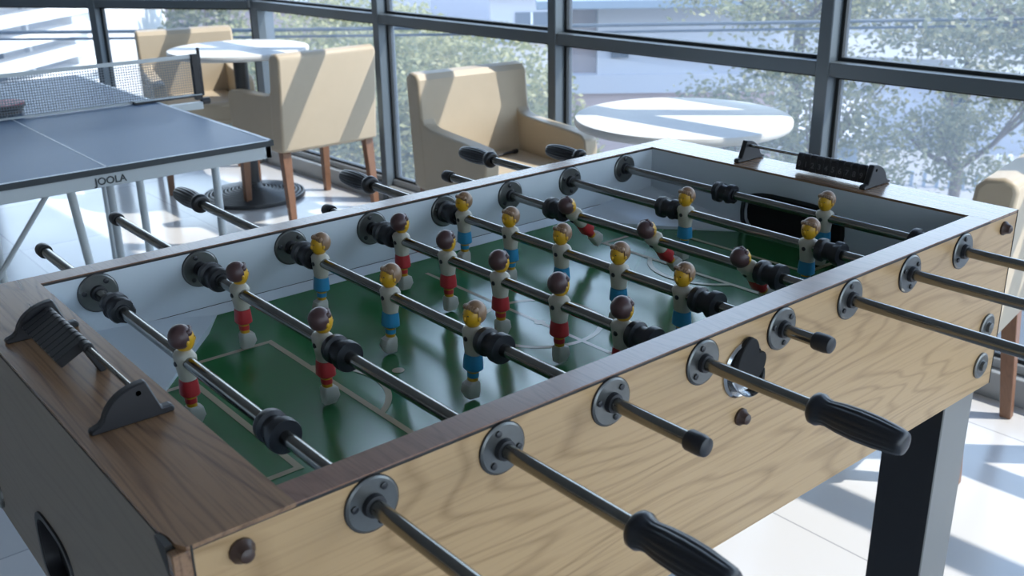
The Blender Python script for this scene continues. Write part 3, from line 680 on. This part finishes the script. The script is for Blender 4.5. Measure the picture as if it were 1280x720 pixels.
for i, (team, ya, yb, side, tilt, pys, bys) in enumerate(RODS):
    x = X0+SP*i; bm = nb(); lathe(bm, (0, ya+0.006, 0), (0, 1, 0), [(0, 0.0079), (yb-ya-0.012, 0.0079)], 24)
    rod = obj('rod', bm, 'rodm', ft, None, loc=(x-FO.x, 0-FO.y, RZ-FO.z))
    rod['label'] = {'r': 'steel rod carrying the dark-haired players in red shorts', 'b': 'steel rod carrying the fair players in blue shorts'}[team]
    for y in pys:
        p = sub('player_figure', PM[team], rod, (0, y, 0), (0, R(tilt)*(1 if team == 'r' else -1), 0 if team == 'r' else math.pi))
    for j, y in enumerate(bys): sub('bumper', BM[1 if (i in (6, 7) or (i == 0 and j == 1)) else 0], rod, (0, y, 0), (0, 0, 0 if j == 0 else math.pi))
    if side == 'n': sub('handle', HM, rod, (0, ya+0.106, 0)); sub('end_cap', CM, rod, (0, yb-0.024, 0), (0, 0, math.pi))
    else: sub('handle', HM, rod, (0, yb-0.106, 0), (0, 0, math.pi)); sub('end_cap', CM, rod, (0, ya+0.024, 0))
# the extra flat bumper ring lying loose on the third red rod
# score counters -------------------------------------------------
def score(x, s, ys, tabs, hang):
    """s=+1: upright edge of the brackets faces +x"""
    bmx = nb(); first = None
    def prof(y):
        P_ = [(0.0, 0), (0.0, 0.005), (0.009, 0.008)]
        for k_ in range(9):
            a = math.pi*0.93-k_*(math.pi*0.43)/8; P_.append((0.056+0.044*math.cos(a), 0.004+0.036*math.sin(a)))
        P_ += [(0.058, 0.040), (0.070, 0.008), (0.080, 0.008), (0.082, 0.005), (0.082, 0)]
        return [(x+s*(p[0]-0.041), y, H+p[1]) for p in P_]
    parts = []
    bm = nb(); prism(bm, prof(ys[0]), (0, 0.011, 0)); par = F_('score_counter', bm, 'blackp', 0.0015, 1); par['label'] = 'black sliding score counter on the end deck'
    bm = nb(); prism(bm, prof(ys[1]), (0, 0.011, 0)); b2 = F_('score_bracket', bm, 'blackp', 0.0015, 1, par)
    xr, zr = x+s*0.008, H+0.030
    bm = nb(); cyl(bm, (xr, ys[0], zr), (xr, ys[1]+0.01, zr), 0.0028, None, 10); F_('score_rod', bm, 'rodm', parent=par)
    for k_ in range(10):
        y = tabs[0]+tabs[1]*k_; a = hang[k_] if isinstance(hang, list) else hang
        bm = nb(); wy = abs(tabs[1])*0.43
        T = Matrix.Translation((xr, y, zr)) @ Matrix.Rotation(R(a), 4, 'Y')
        lathe(bm, (xr, y-wy, zr), (0, 1, 0), [(0, 0.0062), (2*wy, 0.0062)], 12)
        wy2 = abs(tabs[1])*0.48; box(bm, (-0.0055, -wy2, -0.033 if s > 0 else -0.026), (0.0055, wy2, 0.0), T=T)
        t_ = F_('score_tab', bm, 'blackp', 0.001, 1, par)
        if s < 0:
            m_ = Matrix.Translation(Vector((xr, y, zr))-FO) @ Matrix.Rotation(R(a), 4, 'Y') @ Matrix.Translation((-0.0060, 0, -0.014)) @ Matrix.Rotation(R(-90), 4, 'Z') @ Matrix.Rotation(R(90), 4, 'X')
            text_part('score_number', str(k_), 0.014, m_, 'brushed_label', par, 0.0002)
score(0.041, 1, (0.229, 0.518), (0.506, -0.0142), [62]*9+[-25])
score(1.350, -1, (0.229, 0.500), (0.381, -0.0142), 8)

# ---------------------------------------------------------------- table tennis table
TX0, TX1, TY0, TY1, TZ = 0.125, 1.080, 1.985, 3.715, 0.745
TO = Vector(((TX0+TX1)/2, (TY0+TY1)/2, FLOOR))
tt = thing('table_tennis_table', 'small blue table tennis table with white lines and silver tube legs', 'table tennis table', TO)
def T_(name, bm, mats, bevel=0, seg=1, parent=None): return obj(name, bm, mats, parent or tt, TO, bevel, seg)
YM = 2.855
for a, b in ((TY0, YM-0.002), (YM+0.002, TY1)):
    bm = nb(); box(bm, (TX0, a, TZ-0.016), (TX1, b, TZ)); 
    for f in bm.faces:
        if abs(f.normal.z) < .5: f.material_index = 1
    z = TZ+0.0006; lw = 0.012
    def q4(x0, y0, x1, y1):
        f = bm.faces.new([bm.verts.new(p) for p in ((x0, y0, z), (x1, y0, z), (x1, y1, z), (x0, y1, z))]); f.material_index = 2
    q4(TX0, a, TX0+lw, b); q4(TX1-lw, a, TX1, b); q4((TX0+TX1)/2-0.0025, a, (TX0+TX1)/2+0.0025, b)
    if a == TY0: q4(TX0, a, TX1, a+lw)
    else: q4(TX0, b-lw, TX1, b)
    me_top = T_('table_half', bm, ['tt', 'ttedge', 'ttline'])
    bm = nb(); i_ = 0.006
    for p, q in (((TX0+i_, a+i_, TZ-0.052), (TX1-i_, a+i_+0.02, TZ-0.016)), ((TX0+i_, b-i_-0.02, TZ-0.052), (TX1-i_, b-i_, TZ-0.016)), ((TX0+i_, a+i_, TZ-0.052), (TX0+i_+0.02, b-i_, TZ-0.016)), ((TX1-i_-0.02, a+i_, TZ-0.052), (TX1-i_, b-i_, TZ-0.016))): box(bm, p, q)
    T_('apron_frame', bm, 'ttframe', 0.002)
def leg(x, y, x2=None, y2=None, r=0.0125):
    bm = nb(); x2 = x if x2 is None else x2; y2 = y if y2 is None else y2
    tube(bm, [(x, y, TZ-0.05), (x2, y2, FLOOR+0.02)], r, 14); o = T_('leg', bm, 'ttframe')
    bm = nb(); lathe(bm, (x2, y2, FLOOR), (0, 0, 1), [(0, 0.015), (0.012, 0.017), (0.035, 0.016)], 14); T_('foot_cap', bm, 'rubber', parent=o)
leg(0.585, 2.32, 0.64, 2.30); leg(0.78, 2.56); leg(0.855, 2.50); leg(1.035, 2.32)
leg(0.20, 2.32); leg(0.20, 3.45); leg(1.035, 3.45); leg(0.42, 2.56)
bm = nb(); tube(bm, [(0.565, 2.26, 0.70), (0.39, 2.40, 0.40), (0.24, 2.52, 0.12)], 0.008, 8); T_('brace', bm, 'ttframe')
bm = nb(); tube(bm, [(0.64, 2.54, 0.67), (0.84, 2.50, 0.60)], 0.007, 8); T_('brace', bm, 'ttframe')
text_part('lettering', 'JOOLA', 0.027, Matrix.Translation(Vector((0.607, TY0+0.0052, TZ-0.036))-TO) @ Matrix.Rotation(R(90), 4, 'X'), 'ttedge', tt, 0.0006)
# net set clamped on the table
NX0, NX1, NY = 0.0, 1.243, 2.862
net = thing('table_tennis_net', 'grey mesh net with black end posts clamped across the blue table', 'net', (NX1, NY, TZ))
NO = Vector((NX1, NY, TZ))
bm = nb(); quad(bm, [(NX0-0.03, NY, TZ+0.006), (NX1, NY, TZ+0.006), (NX1, NY, TZ+0.138), (NX0-0.03, NY, TZ+0.138)]); obj('mesh', bm, 'net', net, NO)
bm = nb(); box(bm, (NX0-0.03, NY-0.0015, TZ+0.136), (NX1, NY+0.0015, TZ+0.149)); box(bm, (NX0-0.03, NY-0.001, TZ+0.002), (NX1-0.12, NY+0.001, TZ+0.008)); obj('tape', bm, 'ttframe', net, NO)
for x, s in ((NX1, 1), (NX0-0.04, -1)):
    bm = nb(); box(bm, (x-0.022, NY-0.010, TZ-0.012), (x+0.004, NY+0.010, TZ+0.150)); box(bm, (x+0.004, NY-0.006, TZ+0.0), (x+0.014, NY+0.006, TZ+0.170))
    p_ = obj('post', bm, 'blackp', net, NO, 0.002, 1)
    bm = nb(); e = x-s*0.245
    box(bm, (min(x, e), NY-0.018, TZ+0.001), (max(x, e), NY+0.014, TZ+0.009)); box(bm, (min(x, e+s*0.10), NY-0.014, TZ-0.045), (max(x, e+s*0.10), NY+0.010, TZ-0.020)); obj('clamp', bm, 'ttframe' if s > 0 else 'blackp', net, NO, 0.001, 1)
    bm = nb(); box(bm, (min(e, e-s*0.004), NY-0.019, TZ+0.001), (max(e, e-s*0.004), NY+0.015, TZ+0.010)); box(bm, (min(x, e), NY-0.0195, TZ+0.0006), (max(x, e), NY-0.018, TZ+0.007)); lathe(bm, (x, NY, TZ-0.02), (s, 0, 0), [(0, 0.012), (0.03, 0.012), (0.034, 0.006)], 12); obj('clamp_trim', bm, 'blackp', net, NO)
# bats
def bat(loc, rz, tilt, label, top):
    t = thing('table_tennis_bat', label, 'bat', loc, R(rz)); t.rotation_euler = (R(tilt), 0, R(rz))
    def sh(sc): return [(0.080*sc*math.cos(a)*1.0+0.0, 0.076*sc*math.sin(a)) for a in [2*math.pi*i/40 for i in range(40)]]
    bm = nb(); prism(bm, [(x, y, 0.003) for x, y in sh(1)], (0, 0, 0.006), 0); box(bm, (-0.17, -0.012, 0.003), (-0.07, 0.012, 0.009)); obj('blade', bm, 'brownp', t, None)
    bm = nb(); prism(bm, [(x, y, 0.009) for x, y in sh(.985)], (0, 0, 0.0045), 0); obj('rubber_sheet', bm, top, t, None)
    bm = nb(); prism(bm, [(x, y, -0.0015) for x, y in sh(.985)], (0, 0, 0.0045), 0); obj('rubber_sheet', bm, 'blackp', t, None)
    bm = nb(); box(bm, (-0.172, -0.014, -0.004), (-0.085, 0.014, 0.016)); obj('grip', bm, 'batwood', t, None, 0.004, 2)
bat((0.590, 2.995, TZ+0.0045), 8, 0, 'black table tennis bat flat on the blue table, under the red one', 'blackp')
bat((0.598, 2.990, TZ+0.0250), -8, 0, 'red table tennis bat on top of the black one, seen through the net', 'redrubber')


# ---------------------------------------------------------------- armchairs (local: x across, faces +y, base at z=0)
def make_chair():
    t = thing('armchair', 'beige armchair', 'armchair', (0, 0, 0))
    hw = 0.255; aw = 0.062
    # backrest
    bm = nb()
    pr = [(-0.010, 0.355), (-0.045, 0.775), (-0.038, 0.797), (-0.010, 0.806), (0.030, 0.800), (0.050, 0.780), (0.085, 0.44), (0.09, 0.355)]
    prism(bm, [(-hw, y, z) for y, z in pr], (2*hw, 0, 0)); back = obj('backrest', bm, 'cloth', t, None, 0.012, 3)
    for s in (-1, 1):
        bm = nb()
        pts = [(0.02, 0.352), (0.0, 0.770), (0.004, 0.790), (0.010, 0.795), (0.020, 0.792), (0.038, 0.765), (0.050, 0.700), (0.060, 0.640), (0.080, 0.613), (0.125, 0.603), (0.230, 0.599), (0.400, 0.594), (0.490, 0.588), (0.520, 0.570), (0.526, 0.530), (0.500, 0.352)]
        x0 = s*hw if s < 0 else hw-aw
        x0 = -hw if s < 0 else hw-aw
        prism(bm, [(x0+(0.0015 if s < 0 else 0), y, z) for y, z in pts], (aw-0.0015, 0, 0)); obj('armrest', bm, 'cloth', t, None, 0.014, 3)
    bm = nb(); box(bm, (-hw+aw+0.001, 0.055, 0.362), (hw-aw-0.001, 0.500, 0.465)); obj('seat_cushion', bm, 'cloth', t, None, 0.022, 3)
    bm = nb(); box(bm, (-hw+0.01, 0.02, 0.345), (hw-0.01, 0.495, 0.37)); obj('seat_frame', bm, 'cloth', t, None, 0.008, 2)
    for sx_ in (-1, 1):
        for yy, dy in ((0.035, -0.035), (0.465, 0.012)):
            bm = nb(); x = sx_*(hw-0.032); a = 0.022; b = 0.015
            top = [(x-a, yy-a), (x+a, yy-a), (x+a, yy+a), (x-a, yy+a)]; dx = sx_*0.006
            bt = [(x+dx-b, yy+dy-b), (x+dx+b, yy+dy-b), (x+dx+b, yy+dy+b), (x+dx-b, yy+dy+b)]
            tv = [bm.verts.new((*p, 0.352)) for p in top]; bv = [bm.verts.new((*p, 0.0)) for p in bt]
            bm.faces.new(tv); bm.faces.new(bv[::-1])
            for i in range(4): bm.faces.new((tv[i], bv[i], bv[(i+1) % 4], tv[(i+1) % 4]))
            obj('leg', bm, 'chairleg', t, None, 0.002, 1)
    return t
ch = make_chair()
CH = [((2.115, 3.50), 0, 'beige armchair with its back to us, pushed up to the far round table'),
      ((2.02, 4.86), 180-14, 'farthest beige armchair, facing us behind the far round table'),
      ((2.235, 2.57), 180-6, 'beige armchair facing us, behind the middle of the football table'),
      ((2.285, 0.37), 10, 'beige armchair cut off by the right edge, beyond the table end')]
for i, ((x, y), a, lab) in enumerate(CH):
    c = ch if i == 0 else dup(ch)
    c.location = (x, y, FLOOR); c.rotation_euler = (0, 0, R(a)); c['label'] = lab; c['group'] = 'beige armchairs by the windows'

# ---------------------------------------------------------------- round tables
def round_table(x, y, lab):
    t = thing('round_table', lab, 'table', (x, y, FLOOR))
    bm = nb(); lathe(bm, (0, 0, 0.735), (0, 0, 1), [(0, 0.325), (0.004, 0.341), (0.010, 0.345), (0.024, 0.345), (0.029, 0.342), (0.030, 0.338)], 72); obj('tabletop', bm, 'tabletop', t)
    bm = nb(); cyl(bm, (0, 0, 0.05), (0, 0, 0.735), 0.036, None, 24); lathe(bm, (0, 0, 0.725), (0, 0, 1), [(0, 0.12), (0.010, 0.12)], 24); obj('column', bm, 'iron', t)
    bm = nb(); prof = [(0, 0.262), (0.008, 0.264)]; r = 0.262; z = 0.010
    for i in range(11): prof += [(z+0.012, r-0.002), (z+0.012, r-0.009), (z+0.000, r-0.011)]; r -= 0.019; z += 0.0034
    prof += [(z+0.01, 0.05), (z+0.03, 0.042)]
    lathe(bm, (0, 0, 0), (0, 0, 1), prof, 64); obj('base', bm, 'iron', t)
round_table(1.995, 4.13, 'white round table on black ribbed base between the two far armchairs')
round_table(2.235, 1.44, 'white round table striped by window shadows, close behind the football table')

bm = nb(); tube(bm, [(2.215, 2.385, FLOOR+0.474), (2.330, 2.400, FLOOR+0.474)], 0.006, 10); lathe(bm, (2.330, 2.400, FLOOR+0.474), (1, 0.13, 0), [(0, 0.0085), (0.02, 0.0085)], 10)
tag(obj('stick', bm, 'blackp', None, (2.27, 2.39, FLOOR+0.467)), 'thin black stick lying on the seat of the middle armchair', 'stick')
